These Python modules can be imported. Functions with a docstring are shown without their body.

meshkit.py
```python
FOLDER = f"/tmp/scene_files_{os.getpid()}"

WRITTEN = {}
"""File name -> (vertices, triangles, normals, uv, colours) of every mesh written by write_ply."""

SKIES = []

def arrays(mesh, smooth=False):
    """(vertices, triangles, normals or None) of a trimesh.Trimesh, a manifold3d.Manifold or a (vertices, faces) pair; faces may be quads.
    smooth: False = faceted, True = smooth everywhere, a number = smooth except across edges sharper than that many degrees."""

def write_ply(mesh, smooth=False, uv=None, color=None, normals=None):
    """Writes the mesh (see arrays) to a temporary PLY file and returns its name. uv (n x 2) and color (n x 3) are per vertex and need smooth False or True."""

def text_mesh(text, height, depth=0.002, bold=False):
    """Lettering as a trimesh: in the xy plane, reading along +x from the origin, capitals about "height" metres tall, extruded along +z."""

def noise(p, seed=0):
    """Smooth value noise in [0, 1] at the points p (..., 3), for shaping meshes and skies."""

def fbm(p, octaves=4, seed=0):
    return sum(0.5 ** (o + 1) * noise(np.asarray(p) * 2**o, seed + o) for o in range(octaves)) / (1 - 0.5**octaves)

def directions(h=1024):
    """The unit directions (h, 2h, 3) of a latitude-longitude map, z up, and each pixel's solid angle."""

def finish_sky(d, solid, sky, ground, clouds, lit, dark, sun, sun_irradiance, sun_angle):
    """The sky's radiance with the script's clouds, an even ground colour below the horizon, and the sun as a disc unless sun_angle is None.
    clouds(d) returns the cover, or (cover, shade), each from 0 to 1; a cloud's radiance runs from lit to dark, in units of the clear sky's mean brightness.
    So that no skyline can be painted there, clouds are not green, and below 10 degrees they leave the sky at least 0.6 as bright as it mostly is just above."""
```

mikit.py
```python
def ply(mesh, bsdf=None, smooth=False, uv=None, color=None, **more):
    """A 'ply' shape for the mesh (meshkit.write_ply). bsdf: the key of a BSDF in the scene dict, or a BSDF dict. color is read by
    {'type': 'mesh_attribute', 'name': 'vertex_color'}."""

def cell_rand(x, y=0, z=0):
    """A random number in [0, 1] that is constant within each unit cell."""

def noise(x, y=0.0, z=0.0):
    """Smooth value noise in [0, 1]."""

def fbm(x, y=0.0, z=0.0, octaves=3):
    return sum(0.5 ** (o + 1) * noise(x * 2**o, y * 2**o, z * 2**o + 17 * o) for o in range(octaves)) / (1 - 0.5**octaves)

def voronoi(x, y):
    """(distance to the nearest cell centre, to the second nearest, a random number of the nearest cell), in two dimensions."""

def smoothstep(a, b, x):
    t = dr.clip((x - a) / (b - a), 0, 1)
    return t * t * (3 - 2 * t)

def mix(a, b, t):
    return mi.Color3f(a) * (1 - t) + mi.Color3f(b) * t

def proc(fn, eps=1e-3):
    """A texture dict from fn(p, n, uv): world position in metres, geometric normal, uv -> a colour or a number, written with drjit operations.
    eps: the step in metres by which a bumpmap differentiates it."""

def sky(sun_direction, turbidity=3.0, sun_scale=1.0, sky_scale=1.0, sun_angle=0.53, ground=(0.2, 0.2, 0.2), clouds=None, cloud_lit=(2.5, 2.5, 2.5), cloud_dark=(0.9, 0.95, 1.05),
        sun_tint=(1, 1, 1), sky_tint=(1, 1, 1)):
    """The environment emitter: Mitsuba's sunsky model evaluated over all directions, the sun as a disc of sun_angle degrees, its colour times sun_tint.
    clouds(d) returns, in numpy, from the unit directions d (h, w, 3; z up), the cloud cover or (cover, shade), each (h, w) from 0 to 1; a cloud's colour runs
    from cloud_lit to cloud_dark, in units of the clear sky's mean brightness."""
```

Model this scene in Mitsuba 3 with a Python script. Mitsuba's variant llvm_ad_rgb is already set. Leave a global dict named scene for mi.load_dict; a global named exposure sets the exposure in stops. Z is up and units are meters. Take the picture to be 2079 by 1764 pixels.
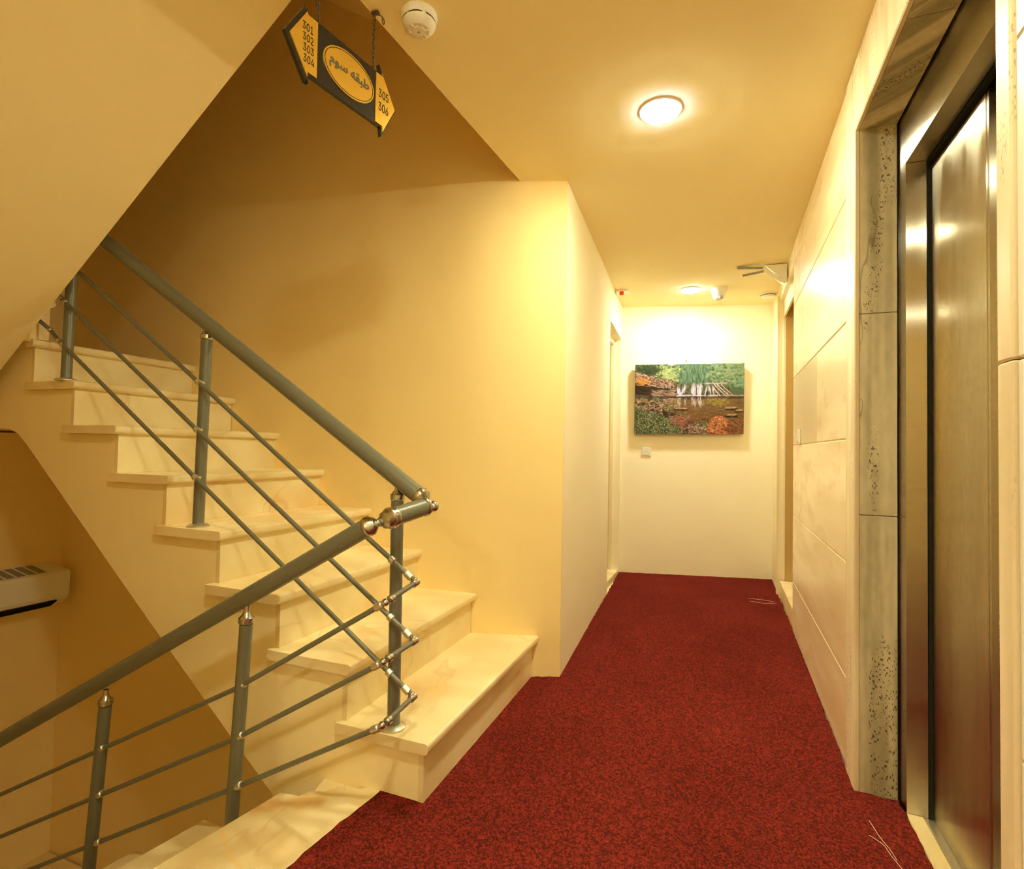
import math
import numpy as np
import trimesh
import mitsuba as mi
import drjit as dr
import mikit
import meshkit
from shapely.geometry import Polygon, Point, box as sbox
from shapely import affinity

T = mi.ScalarTransform4f
scene, labels = {}, {}

# ---------------------------------------------------------------- camera, exposure, lamps
EYE = (0.0, 0.0, 1.045)
FWD = (-0.36104, 0.93212, 0.02830)
UP = (-0.00728, -0.03317, 0.99942)
scene['camera'] = {'type': 'perspective', 'fov': 86.563, 'fov_axis': 'x', 'near_clip': 0.02, 'far_clip': 100.0,
                   'to_world': T().look_at(origin=list(EYE), target=[EYE[i] + FWD[i] for i in range(3)], up=list(UP))}
exposure = 1.08
LAMP_WARM = (1.0, 0.98, 0.66)
LAMP_PALE = (1.0, 1.09, 0.92)
LAMPS = [  # x, y, z of the ceiling, strength, tint
    (-0.225, 2.055, 2.326, 178.0, LAMP_WARM),
    (-0.240, 4.430, 2.326, 160.0, LAMP_PALE),
    (-0.230, 0.320, 2.326, 170.0, LAMP_WARM),
    (-0.250, -1.900, 2.326, 220.0, LAMP_WARM),
    (-0.400, 1.000, -0.645, 75.0, LAMP_WARM),
]

# ---------------------------------------------------------------- materials
def rgb(*c):
    return {'type': 'rgb', 'value': [float(x) for x in c]}

def mat(name, d, bump=None, scale=1.0):
    if bump is not None:
        d = {'type': 'bumpmap', 'arbitrary': bump, 'scale': scale, 'nested': d}
    scene[name] = {'type': 'twosided', 'material': d}

def f_plaster(p, n, uv):
    return 0.0035 * mikit.fbm(p.x * 4.0, p.y * 4.0, p.z * 4.0, 2) + 0.0004 * mikit.noise(p.x * 60.0, p.y * 60.0, p.z * 60.0)

def f_plaster_col(p, n, uv):
    t = mikit.fbm(p.x * 1.7 + 3.0, p.y * 1.7, p.z * 1.7, 3)
    return mikit.mix((0.905, 0.775, 0.44), (0.935, 0.815, 0.48), t)

def f_ochre_col(p, n, uv):
    t = mikit.fbm(p.x * 1.7 + 3.0, p.y * 1.7, p.z * 1.7, 3)
    return mikit.mix((0.91, 0.72, 0.33), (0.94, 0.76, 0.37), t)

def f_marble(p, n, uv):
    w = mikit.fbm(p.x * 4.0, p.y * 4.0, p.z * 4.0 + 2.0, 3)
    a = mikit.fbm(p.x * 4.0 + 2.0 * w, p.y * 2.4 + 1.2 * w, p.z * 4.0 + 5.0, 3)
    mask = mikit.smoothstep(0.50, 0.66, mikit.fbm(p.x * 3.1 + 9.0, p.y * 3.1, p.z * 3.1, 2))
    vein = (1.0 - mikit.smoothstep(0.0, 0.030, dr.abs(a - 0.5))) * mask
    c = mikit.mix((0.75, 0.62, 0.33), (0.86, 0.76, 0.46), mikit.smoothstep(0.3, 0.7, w))
    cloud = mikit.smoothstep(0.52, 0.74, mikit.fbm(p.x * 5.0 + 31.0, p.y * 4.0 + 7.0, p.z * 5.0, 3))
    c = c * (1.0 - 0.45 * cloud) + mi.Color3f(0.80, 0.54, 0.22) * (0.45 * cloud)
    c = c * (1.0 - 0.40 * vein) + mi.Color3f(0.62, 0.40, 0.17) * (0.40 * vein)
    # one rusty stain and a long yellow vein in the border slab at the head of the stairs
    low = 1.0 - mikit.smoothstep(0.0, 0.004, dr.abs(p.z + 0.004))
    t = dr.clip((p.x + 1.245) / 0.13, 0.0, 1.0)
    ds = dr.sqrt(dr.square(p.x - (-1.245 + 0.13 * t)) + dr.square(p.y - (1.245 + 0.085 * t)))
    stain = (1.0 - mikit.smoothstep(0.008, 0.050, ds + 0.03 * (mikit.fbm(p.x * 22.0, p.y * 22.0, 1.0, 2) - 0.5))) * low
    c = c * (1.0 - 0.75 * stain) + mi.Color3f(0.55, 0.29, 0.07) * (0.75 * stain)
    yv = 1.27 - 0.62 * (p.x + 1.30) + 0.05 * (mikit.fbm(p.x * 9.0, 2.0, 3.0, 2) - 0.5) - 0.12
    v2 = (1.0 - mikit.smoothstep(0.002, 0.012, dr.abs(p.y - yv))) * low
    return c * (1.0 - 0.45 * v2) + mi.Color3f(0.78, 0.52, 0.16) * (0.45 * v2)

def f_tile(p, n, uv):
    w = mikit.fbm(p.y * 1.3, p.z * 9.0 + 0.6 * mikit.fbm(p.y * 3.0, p.z * 3.0, 1.0, 2), p.x, 3)
    c = mikit.mix((0.70, 0.58, 0.38), (0.84, 0.74, 0.53), mikit.smoothstep(0.3, 0.72, w))
    s = mikit.smoothstep(0.62, 0.72, mikit.fbm(p.y * 7.0, p.z * 16.0, 4.0, 3))
    return c * (1.0 - 0.22 * s) + mi.Color3f(0.55, 0.38, 0.19) * (0.22 * s)

def pits(p):
    v = mikit.fbm(p.x * 22.0 + p.y * 22.0, p.z * 3.0, 2.0, 2)
    h = mikit.noise(p.x * 330.0, p.y * 330.0, p.z * 130.0)
    return mikit.smoothstep(0.52, 0.66, v) * mikit.smoothstep(0.64, 0.76, h)

def f_trav(p, n, uv):
    q = p.x + p.y
    w = mikit.fbm(q * 22.0, p.z * 1.3, 3.0, 3)
    c = mikit.mix((0.33, 0.31, 0.20), (0.64, 0.61, 0.45), mikit.smoothstep(0.28, 0.72, w))
    f = mikit.fbm(p.x * 60.0, p.y * 60.0, p.z * 22.0, 2)
    c = c * (0.86 + 0.28 * f)
    a = mikit.fbm(q * 13.0 + 4.0 + 0.5 * mikit.noise(q * 40.0, p.z * 14.0, 2.0), p.z * 0.9, 9.0, 2)
    crack = (1.0 - mikit.smoothstep(0.0, 0.010, dr.abs(a - 0.5))) * mikit.smoothstep(0.45, 0.62, mikit.noise(q * 5.0, p.z * 4.5, 5.0))
    dark = dr.maximum(pits(p), 0.55 * crack)
    return c * (1.0 - 0.75 * dark)

def f_trav_light(p, n, uv):
    w = mikit.fbm(p.y * 14.0, p.z * 1.5, 8.0, 3)
    c = mikit.mix((0.66, 0.56, 0.38), (0.82, 0.74, 0.55), mikit.smoothstep(0.3, 0.7, w))
    return c * (1.0 - 0.35 * pits(p))

def f_carpet(p, n, uv):
    f = mikit.noise(p.x * 420.0, p.y * 420.0, 1.0)
    g = mikit.noise(p.x * 190.0, p.y * 190.0, 7.0)
    b = mikit.fbm(p.x * 3.2, p.y * 3.2, 3.0, 3)
    t = mikit.smoothstep(0.25, 0.8, 0.55 * f + 0.45 * g)
    c = mikit.mix((0.075, 0.014, 0.010), (0.27, 0.030, 0.022), t)
    return c * (0.80 + 0.40 * b)

def f_carpet_h(p, n, uv):
    return 0.003 * mikit.noise(p.x * 260.0, p.y * 260.0, 1.0)

def f_steel(p, n, uv):
    s = mikit.fbm(p.y * 9.0 + 0.3 * p.z, p.z * 1.1, 2.0, 3)
    return mikit.mix((0.86, 0.81, 0.70), (1.0, 0.96, 0.86), mikit.smoothstep(0.3, 0.75, s))

def f_steel_rough(p, n, uv):
    return 0.008 + 0.03 * mikit.smoothstep(0.35, 0.75, mikit.fbm(p.y * 14.0, p.z * 2.0, 4.0, 3))

mat('plaster', {'type': 'diffuse', 'reflectance': mikit.proc(f_plaster_col)}, mikit.proc(f_plaster, 0.004))
def f_pale_col(p, n, uv):
    t = mikit.fbm(p.x * 1.7 + 3.0, p.y * 1.7, p.z * 1.7, 3)
    return mikit.mix((0.90, 0.82, 0.58), (0.93, 0.86, 0.64), t)
mat('pale_plaster', {'type': 'diffuse', 'reflectance': mikit.proc(f_pale_col)}, mikit.proc(f_plaster, 0.004))
mat('ochre_plaster', {'type': 'diffuse', 'reflectance': mikit.proc(f_ochre_col)}, mikit.proc(f_plaster, 0.004))
mat('ceiling_paint', {'type': 'diffuse', 'reflectance': rgb(0.93, 0.80, 0.46)})
mat('marble', {'type': 'principled', 'base_color': mikit.proc(f_marble), 'roughness': 0.30, 'specular': 0.45})
mat('tile_stone', {'type': 'principled', 'base_color': mikit.proc(f_tile), 'roughness': 0.27, 'specular': 0.5})
mat('tile_stone_dull', {'type': 'principled', 'base_color': rgb(0.64, 0.54, 0.36), 'roughness': 0.34, 'specular': 0.45})
mat('tile_pale', {'type': 'principled', 'base_color': rgb(0.72, 0.74, 0.66), 'roughness': 0.34, 'specular': 0.45})
mat('grout', {'type': 'diffuse', 'reflectance': rgb(0.62, 0.50, 0.30)})
mat('travertine', {'type': 'principled', 'base_color': mikit.proc(f_trav), 'roughness': 0.55, 'specular': 0.3})
mat('travertine_light', {'type': 'principled', 'base_color': mikit.proc(f_trav_light), 'roughness': 0.40, 'specular': 0.4})
mat('carpet_pile', {'type': 'diffuse', 'reflectance': mikit.proc(f_carpet)}, mikit.proc(f_carpet_h, 0.001))
mat('brushed_steel', {'type': 'roughconductor', 'distribution': 'ggx', 'alpha_u': 0.20, 'alpha_v': 0.007,
                      'eta': rgb(2.2, 2.1, 1.95), 'k': rgb(3.9, 3.6, 3.2), 'specular_reflectance': rgb(0.94, 0.92, 0.88)})
mat('door_steel', {'type': 'roughconductor', 'distribution': 'ggx', 'alpha_u': 0.16, 'alpha_v': mikit.proc(f_steel_rough),
                   'eta': rgb(1.8, 1.75, 1.65), 'k': rgb(4.4, 4.0, 3.5), 'specular_reflectance': mikit.proc(f_steel)})
mat('black_rubber', {'type': 'diffuse', 'reflectance': rgb(0.02, 0.022, 0.02)})
mat('rail_paint', {'type': 'principled', 'base_color': rgb(0.160, 0.160, 0.115), 'roughness': 0.36, 'specular': 0.5, 'metallic': 0.15})
mat('chrome', {'type': 'roughconductor', 'alpha': 0.09, 'eta': rgb(2.9, 2.75, 2.4), 'k': rgb(3.2, 3.1, 2.8)})
mat('dull_chrome', {'type': 'principled', 'base_color': rgb(0.62, 0.58, 0.46), 'metallic': 0.8, 'roughness': 0.34})
mat('rust', {'type': 'diffuse', 'reflectance': rgb(0.30, 0.14, 0.05)})
mat('white_plastic', {'type': 'plastic', 'diffuse_reflectance': rgb(0.82, 0.80, 0.70)})
mat('grey_plastic', {'type': 'diffuse', 'reflectance': rgb(0.30, 0.29, 0.25)})
mat('dark_slot', {'type': 'diffuse', 'reflectance': rgb(0.02, 0.018, 0.015)})
mat('red_plastic', {'type': 'diffuse', 'reflectance': rgb(0.70, 0.06, 0.03)})
mat('sign_black', {'type': 'principled', 'base_color': rgb(0.014, 0.012, 0.010), 'roughness': 0.30, 'specular': 0.5})
mat('sign_gold', {'type': 'principled', 'base_color': rgb(0.82, 0.52, 0.08), 'metallic': 0.75, 'roughness': 0.33})
mat('sign_grey', {'type': 'diffuse', 'reflectance': rgb(0.13, 0.12, 0.08)})
mat('old_iron', {'type': 'principled', 'base_color': rgb(0.12, 0.085, 0.045), 'metallic': 0.6, 'roughness': 0.5})
mat('thread', {'type': 'diffuse', 'reflectance': rgb(0.80, 0.62, 0.48)})
mat('canvas_print', {'type': 'diffuse', 'reflectance': {'type': 'mesh_attribute', 'name': 'vertex_color'}})
mat('canvas_side', {'type': 'diffuse', 'reflectance': rgb(0.16, 0.14, 0.08)})
mat('door_paint', {'type': 'diffuse', 'reflectance': rgb(0.58, 0.41, 0.16)})

# ---------------------------------------------------------------- helpers
def numbered(key):
    if key not in scene and key not in labels and not any(k.startswith(key + '__') for k in scene):
        return key
    i = 1
    while True:
        k = f'{key}_{i:03d}'
        if k not in scene and k not in labels and not any(q.startswith(k + '__') for q in scene):
            return k
        i += 1

def cat(*ms):
    ms = [m for m in ms if m is not None]
    return trimesh.util.concatenate(ms) if len(ms) > 1 else ms[0]

def obj(name, mesh, m, parent=None, smooth=30, label=None, **kw):
    key = numbered((parent + '__' if parent else '') + name)
    scene[key] = mikit.ply(mesh, m, smooth, **kw)
    if label:
        labels[key] = {'label': label}
    return key

def thing(name, label, category, group=None):
    key = numbered(name)
    labels[key] = {'label': label, 'category': category}
    if group:
        labels[key]['group'] = group
    return key

def struct(name, mesh, m, label, smooth=False, parent=None):
    key = obj(name, mesh, m, parent, smooth)
    labels[key] = {'label': label, 'kind': 'structure'}
    return key

def bx(x0, x1, y0, y1, z0, z1, ch=0.0):
    """Box; ch chamfers all edges."""
    c = np.array([(x0 + x1) / 2, (y0 + y1) / 2, (z0 + z1) / 2])
    h = np.array([abs(x1 - x0) / 2, abs(y1 - y0) / 2, abs(z1 - z0) / 2])
    if ch <= 0:
        m = trimesh.creation.box(extents=2 * h)
    else:
        pts = []
        for sx in (-1, 1):
            for sy in (-1, 1):
                for sz in (-1, 1):
                    s = np.array([sx, sy, sz])
                    for k in range(3):
                        q = h - ch
                        q[k] = h[k]
                        pts.append(s * q)
        m = trimesh.convex.convex_hull(np.array(pts))
    m.apply_translation(c)
    return m

def quadbox(x0, x1, y0, y1, z0, z1):
    """Box with 24 vertices and uv (u level, v up) for brushed metal; returns (mesh, uv)."""
    V, Fc, UV = [], [], []
    def face(a, b, c, d):
        k = len(V)
        V.extend([a, b, c, d]); UV.extend([(0, 0), (1, 0), (1, 1), (0, 1)])
        Fc.extend([(k, k + 1, k + 2), (k, k + 2, k + 3)])
    face((x0, y1, z0), (x0, y0, z0), (x0, y0, z1), (x0, y1, z1))
    face((x1, y0, z0), (x1, y1, z0), (x1, y1, z1), (x1, y0, z1))
    face((x0, y0, z0), (x1, y0, z0), (x1, y0, z1), (x0, y0, z1))
    face((x1, y1, z0), (x0, y1, z0), (x0, y1, z1), (x1, y1, z1))
    face((x0, y0, z1), (x1, y0, z1), (x1, y1, z1), (x0, y1, z1))
    face((x0, y1, z0), (x1, y1, z0), (x1, y0, z0), (x0, y0, z0))
    return trimesh.Trimesh(np.array(V, float), np.array(Fc), process=False), np.array(UV, float)

def metal(name, dims, m, parent):
    me, uv = quadbox(*dims)
    key = numbered(parent + '__' + name)
    scene[key] = mikit.ply(me, m, False, uv=uv)
    return key

def frame_from(d):
    d = np.asarray(d, float); d = d / np.linalg.norm(d)
    a = np.array([0, 0, 1.0]) if abs(d[2]) < 0.9 else np.array([1.0, 0, 0])
    x = np.cross(a, d); x /= np.linalg.norm(x)
    return x, np.cross(d, x), d

def rod(a, b, r, n=16):
    return lathe([(0, r), (1, r)], a, b, n)

def lathe(profile, a, b, n=20):
    """Solid of revolution about a->b; profile: (fraction along a->b, radius)."""
    a, b = np.asarray(a, float), np.asarray(b, float)
    x, y, d = frame_from(b - a); L = np.linalg.norm(b - a)
    t = np.arange(n) * 2 * math.pi / n
    V, Fc = [a + d * profile[0][0] * L], []
    for s, r in profile:
        V.extend(a + d * s * L + r * (np.cos(q) * x + np.sin(q) * y) for q in t)
    V.append(a + d * profile[-1][0] * L)
    m = len(profile)
    for j in range(n):
        k = (j + 1) % n
        Fc.append((0, 1 + k, 1 + j))
        for i in range(m - 1):
            p, q = 1 + i * n, 1 + (i + 1) * n
            Fc.extend([(p + j, p + k, q + k), (p + j, q + k, q + j)])
        e = 1 + (m - 1) * n
        Fc.append((e + j, e + k, len(V) - 1))
    return trimesh.Trimesh(np.array(V), np.array(Fc), process=False)

def tube(points, r, n=12):
    """Tube along a polyline."""
    P = np.asarray(points, float)
    d = np.gradient(P, axis=0); d /= np.linalg.norm(d, axis=1, keepdims=True)
    x, _, _ = frame_from(d[0])
    t = np.arange(n) * 2 * math.pi / n
    rings = []
    for p, dd in zip(P, d):
        x = x - dd * (x @ dd); x /= np.linalg.norm(x)
        y = np.cross(dd, x)
        rings.append(p + r * (np.cos(t)[:, None] * x + np.sin(t)[:, None] * y))
    V = np.vstack(rings + [P[:1], P[-1:]])
    Fc = []
    for i in range(len(P) - 1):
        for j in range(n):
            k = (j + 1) % n
            Fc.extend([(i * n + j, i * n + k, (i + 1) * n + k), (i * n + j, (i + 1) * n + k, (i + 1) * n + j)])
    a, b, e = len(P) * n, len(P) * n + 1, (len(P) - 1) * n
    for j in range(n):
        k = (j + 1) % n
        Fc.extend([(a, k, j), (b, e + j, e + k)])
    return trimesh.Trimesh(V, np.array(Fc), process=False)

def ball(c, r, n=2):
    m = trimesh.creation.icosphere(subdivisions=n, radius=r)
    m.apply_translation(c)
    return m

def extr(poly, z0, z1):
    m = trimesh.creation.extrude_polygon(poly, z1 - z0, engine='earcut')
    m.apply_translation([0, 0, z0])
    return m

def prism_y(poly_xz, y0, y1):
    """Extrude an (x, z) polygon along y from y0 to y1; y1 may be a function of x."""
    m = trimesh.creation.extrude_polygon(poly_xz, 1.0, engine='earcut')
    v = np.array(m.vertices)
    far = v[:, 2] > 0.5
    yy = np.where(far, np.array([y1(a) for a in v[:, 0]]) if callable(y1) else y1, y0)
    out = trimesh.Trimesh(np.stack([v[:, 0], yy, v[:, 1]], 1), m.faces[:, ::-1], process=False)
    return out

def wall_y(x):
    """The stairwell's far wall: y of its surface at x (it is not quite straight)."""
    xs = [-3.82, -3.2, -2.6, -2.2, -1.6, -1.1, -0.85, -0.695]
    ys = [2.15, 2.165, 2.19, 2.24, 2.29, 2.335, 2.405, 2.462]
    return float(np.interp(x, xs, ys))
# ================================================================ the setting
HC = 2.326                       # corridor ceiling
XR = 0.397                       # face of the right wall
YJ, YN = 2.010, 1.040            # elevator opening in the stone, far and near
LOW = -2.97                      # floor below

rng = np.random.default_rng(7)

# floor slab of the corridor (its top lies under the carpet and marble)
slab = Polygon([(-1.15, 1.435), (-1.181, 1.328), (-1.361, 0.36), (-1.361, -3.4), (0.60, -3.4), (0.60, 5.6), (-1.0, 5.6), (-1.0, 2.6), (-0.70, 2.45), (-1.0, 1.46)])
struct('floor', extr(slab, -0.645, -0.032), 'ceiling_paint', 'concrete floor slab under the carpet of the corridor')

# ceiling slab, its open edge runs beside the stairwell
ceil_poly = Polygon([(-0.905, 2.443), (-0.979, 1.254), (-1.035, 0.36), (-1.035, -3.4), (0.60, -3.4), (0.60, 5.6), (-1.0, 5.6), (-1.0, 2.6), (-0.85, 2.52)])
struct('ceiling', extr(ceil_poly, HC, 2.97), 'ceiling_paint', 'plain cream ceiling above the red carpeted corridor')

# far wall of the stairwell, one slightly bowed plastered surface over all storeys
xs = np.concatenate([np.linspace(-3.9, -1.2, 10), np.linspace(-1.05, -0.695, 5)])
poly = Polygon([(x, wall_y(x)) for x in xs] + [(-0.705, 2.62), (-3.9, 2.62)])
struct('wall_stairwell', extr(poly, LOW, 4.6), 'ochre_plaster', 'ochre plastered wall behind the marble stairs', smooth=25)

# left wall of the corridor with the recess of a door close to the end wall
def left_x(y):
    return -0.695 + (y - 2.47) * (-0.835 + 0.695) / (4.79 - 2.47)
DL0, DL1, DLZ = 4.04, 4.772, 2.034
low = [Polygon([(left_x(2.47), 2.47), (left_x(DL0), DL0), (left_x(DL0) - 0.22, DL0), (-1.10, DL0), (-1.10, 2.62), (-0.70, 2.62)]),
       Polygon([(left_x(DL1), DL1), (left_x(4.9), 4.9), (-1.10, 4.9), (-1.10, DL1)])]
top = Polygon([(left_x(2.47), 2.47), (left_x(4.9), 4.9), (-1.10, 4.9), (-1.10, 2.62), (-0.70, 2.62)])
struct('wall_left', cat(*[extr(p, -0.03, DLZ) for p in low], extr(top, DLZ, HC)), 'pale_plaster', 'cream plastered left wall of the corridor with a door recess')

# end wall, slightly askew
EA, EB = np.array([-0.90, 4.778]), np.array([0.60, 5.132])
ED = (EB - EA) / np.linalg.norm(EB - EA)
EN = np.array([ED[1], -ED[0]])        # towards the camera
struct('wall_end', extr(Polygon([EA, EB, EB - EN * 0.2, EA - EN * 0.2]), -0.03, HC), 'pale_plaster', 'cream plastered end wall of the corridor with the picture')

# right wall: backing for tiles, the elevator opening and a door recess
DR0, DR1, DRZ = 3.665, 4.555, 2.215
wr = [bx(XR + 0.005, 0.60, -3.4, YN - 0.06, LOW, HC), bx(XR + 0.005, 0.60, YJ + 0.13, DR0, LOW, HC), bx(XR, 0.60, DR1, 5.6, LOW, HC),
      bx(XR + 0.004, 0.60, DR0, DR1, DRZ, HC), bx(XR + 0.004, 0.60, DR0, DR1, LOW, -0.03), bx(XR + 0.012, 0.60, YN - 0.06, YJ + 0.13, 2.25, HC), bx(0.52, 0.60, YN - 0.06, YJ + 0.13, LOW, -0.03)]
wall_r = struct('wall_right', cat(*wr), 'pale_plaster', 'right wall of the corridor clad in beige stone tiles')
def tile(y0, y1, z0, z1, m='tile_stone'):
    obj('tile', bx(XR, XR + 0.0115, y0, y1, z0, z1, 0.0025), m, wall_r, False)
g = 0.0035
rows = [(0.0, 0.294), (0.294, 0.685), (0.685, 1.104), (1.104, 1.509), (1.509, 1.945), (1.945, HC - 0.002)]
for i, (z0, z1) in enumerate(rows):
    splits = [YJ + 0.135, DR0 - 0.002]
    if i == 3: splits = [YJ + 0.135, 2.79, DR0 - 0.002]
    if i == 5: splits = [YJ + 0.135, 3.42, DR0 - 0.002]
    for k, (a, b) in enumerate(zip(splits[:-1], splits[1:])):
        tile(a + g / 2, b - g / 2, z0 + g / 2, z1 - g / 2, 'tile_stone_dull' if (i == 3 and k == 1) else 'tile_stone')
for z0, z1 in ((0.0, 0.62), (0.62, 1.19), (1.19, 1.66), (1.66, HC - 0.002)):
    tile(0.30, YN - 0.048, z0 + g / 2, z1 - g / 2, 'tile_pale')
    tile(-0.60, 0.30 - g, z0 + g / 2, z1 - g / 2, 'tile_pale')

# remaining enclosure: back of the corridor, sides of the stairwell, storey below
struct('wall_back', bx(-1.4, 0.6, -3.5, -3.4, -0.03, HC), 'plaster', 'cream wall closing the corridor behind the camera')
struct('wall_near', cat(bx(-3.9, -1.035, 0.24, 0.36, LOW, 4.6), bx(-1.36, -1.0, -3.4, 0.36, 0.0, HC)), 'ochre_plaster', 'cream wall along the near side of the descending stairs')
struct('wall_landing', cat(bx(-3.95, -3.80, 0.3, 2.3, LOW, 4.6), bx(-3.81, -3.72, 0.36, 2.158, 0.80, 1.088)), 'ochre_plaster', 'plastered wall behind the half landing')
struct('floor_lower', cat(bx(-3.9, 0.6, 0.3, 2.6, LOW - 0.1, LOW), bx(-3.9, -0.9, 0.3, 2.6, 4.6, 4.7)), 'ceiling_paint', 'floor of the storey below and the roof of the stairwell')

# stone surround of the elevator
tr = thing('trim_1', 'travertine surround of the elevator opening', 'door surround')
labels[tr] = {'label': 'travertine surround of the elevator opening', 'kind': 'structure'}
ZL = 2.098
for z0, z1 in ((-0.02, 0.86), (0.86, 1.50), (1.50, ZL + 0.02)):
    obj('reveal_slab', bx(XR + 0.0105, 0.508, YJ, YJ + 0.13, z0 + 0.001, z1 - 0.001, 0.0015), 'travertine', tr, False)
for z0, z1 in ((-0.005, HC - 0.003),):
    obj('edge_strip', bx(XR - 0.005, XR + 0.010, YJ, YJ + 0.13, z0 + 0.001, z1 - 0.001, 0.003), 'travertine_light', tr, False)
for y0, y1 in ((YN - 0.046, 1.53), (1.53, YJ)):
    obj('head_slab', bx(XR + 0.0105, 0.508, y0 + 0.001, y1 - 0.001, ZL, ZL + 0.15, 0.0015), 'travertine', tr, False)
obj('head_strip', bx(XR - 0.005, XR + 0.010, YN - 0.06, YJ - 0.001, ZL, HC - 0.003, 0.003), 'travertine_light', tr, False)
for z0, z1 in ((-0.005, 1.19), (1.19, ZL - 0.001)):
    obj('edge_strip', bx(XR - 0.006, 0.46, YN - 0.046, YN, z0 + 0.001, z1 - 0.001, 0.003), 'travertine_light', tr, False)

# elevator door: brushed steel frame, rubber seal, sliding leaf, sill
dr1 = thing('door_1', 'brushed steel elevator door set in the travertine surround', 'door')
labels[dr1] = {'label': 'brushed steel elevator door set in the travertine surround', 'kind': 'structure'}
XF, XD, YF, ZF = 0.515, 0.580, 1.952, 1.940
metal('frame_post', (XF, 0.568, YF, YJ + 0.02, -0.03, ZF), 'brushed_steel', dr1)
metal('frame_head', (XF, 0.568, YN - 0.05, YJ + 0.02, ZF + 0.001, 2.11), 'brushed_steel', dr1)
obj('seal', cat(bx(0.569, 0.5795, YF - 0.004, YF + 0.03, -0.02, ZF - 0.004), bx(0.569, 0.5795, YN - 0.05, YF + 0.03, ZF - 0.016, ZF)), 'black_rubber', dr1, False)
LEAF1 = 1.592
metal('leaf', (XD, XD + 0.09, LEAF1, YF - 0.005, -0.005, 1.925), 'door_steel', dr1)
metal('leaf_edge', (XD + 0.002, XD + 0.13, LEAF1 - 0.012, LEAF1 - 0.0005, -0.005, 1.92), 'brushed_steel', dr1)
metal('leaf', (XD + 0.05, XD + 0.12, 0.70, LEAF1 - 0.014, -0.005, 1.925), 'door_steel', dr1)
obj('sill', bx(0.512, 0.556, 0.85, YF, -0.03, -0.004, 0.002), 'marble', dr1, False)
obj('sill_track', bx(0.558, 0.60, 0.85, YF, -0.03, -0.006, 0.002), 'dull_chrome', dr1, False)
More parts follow.
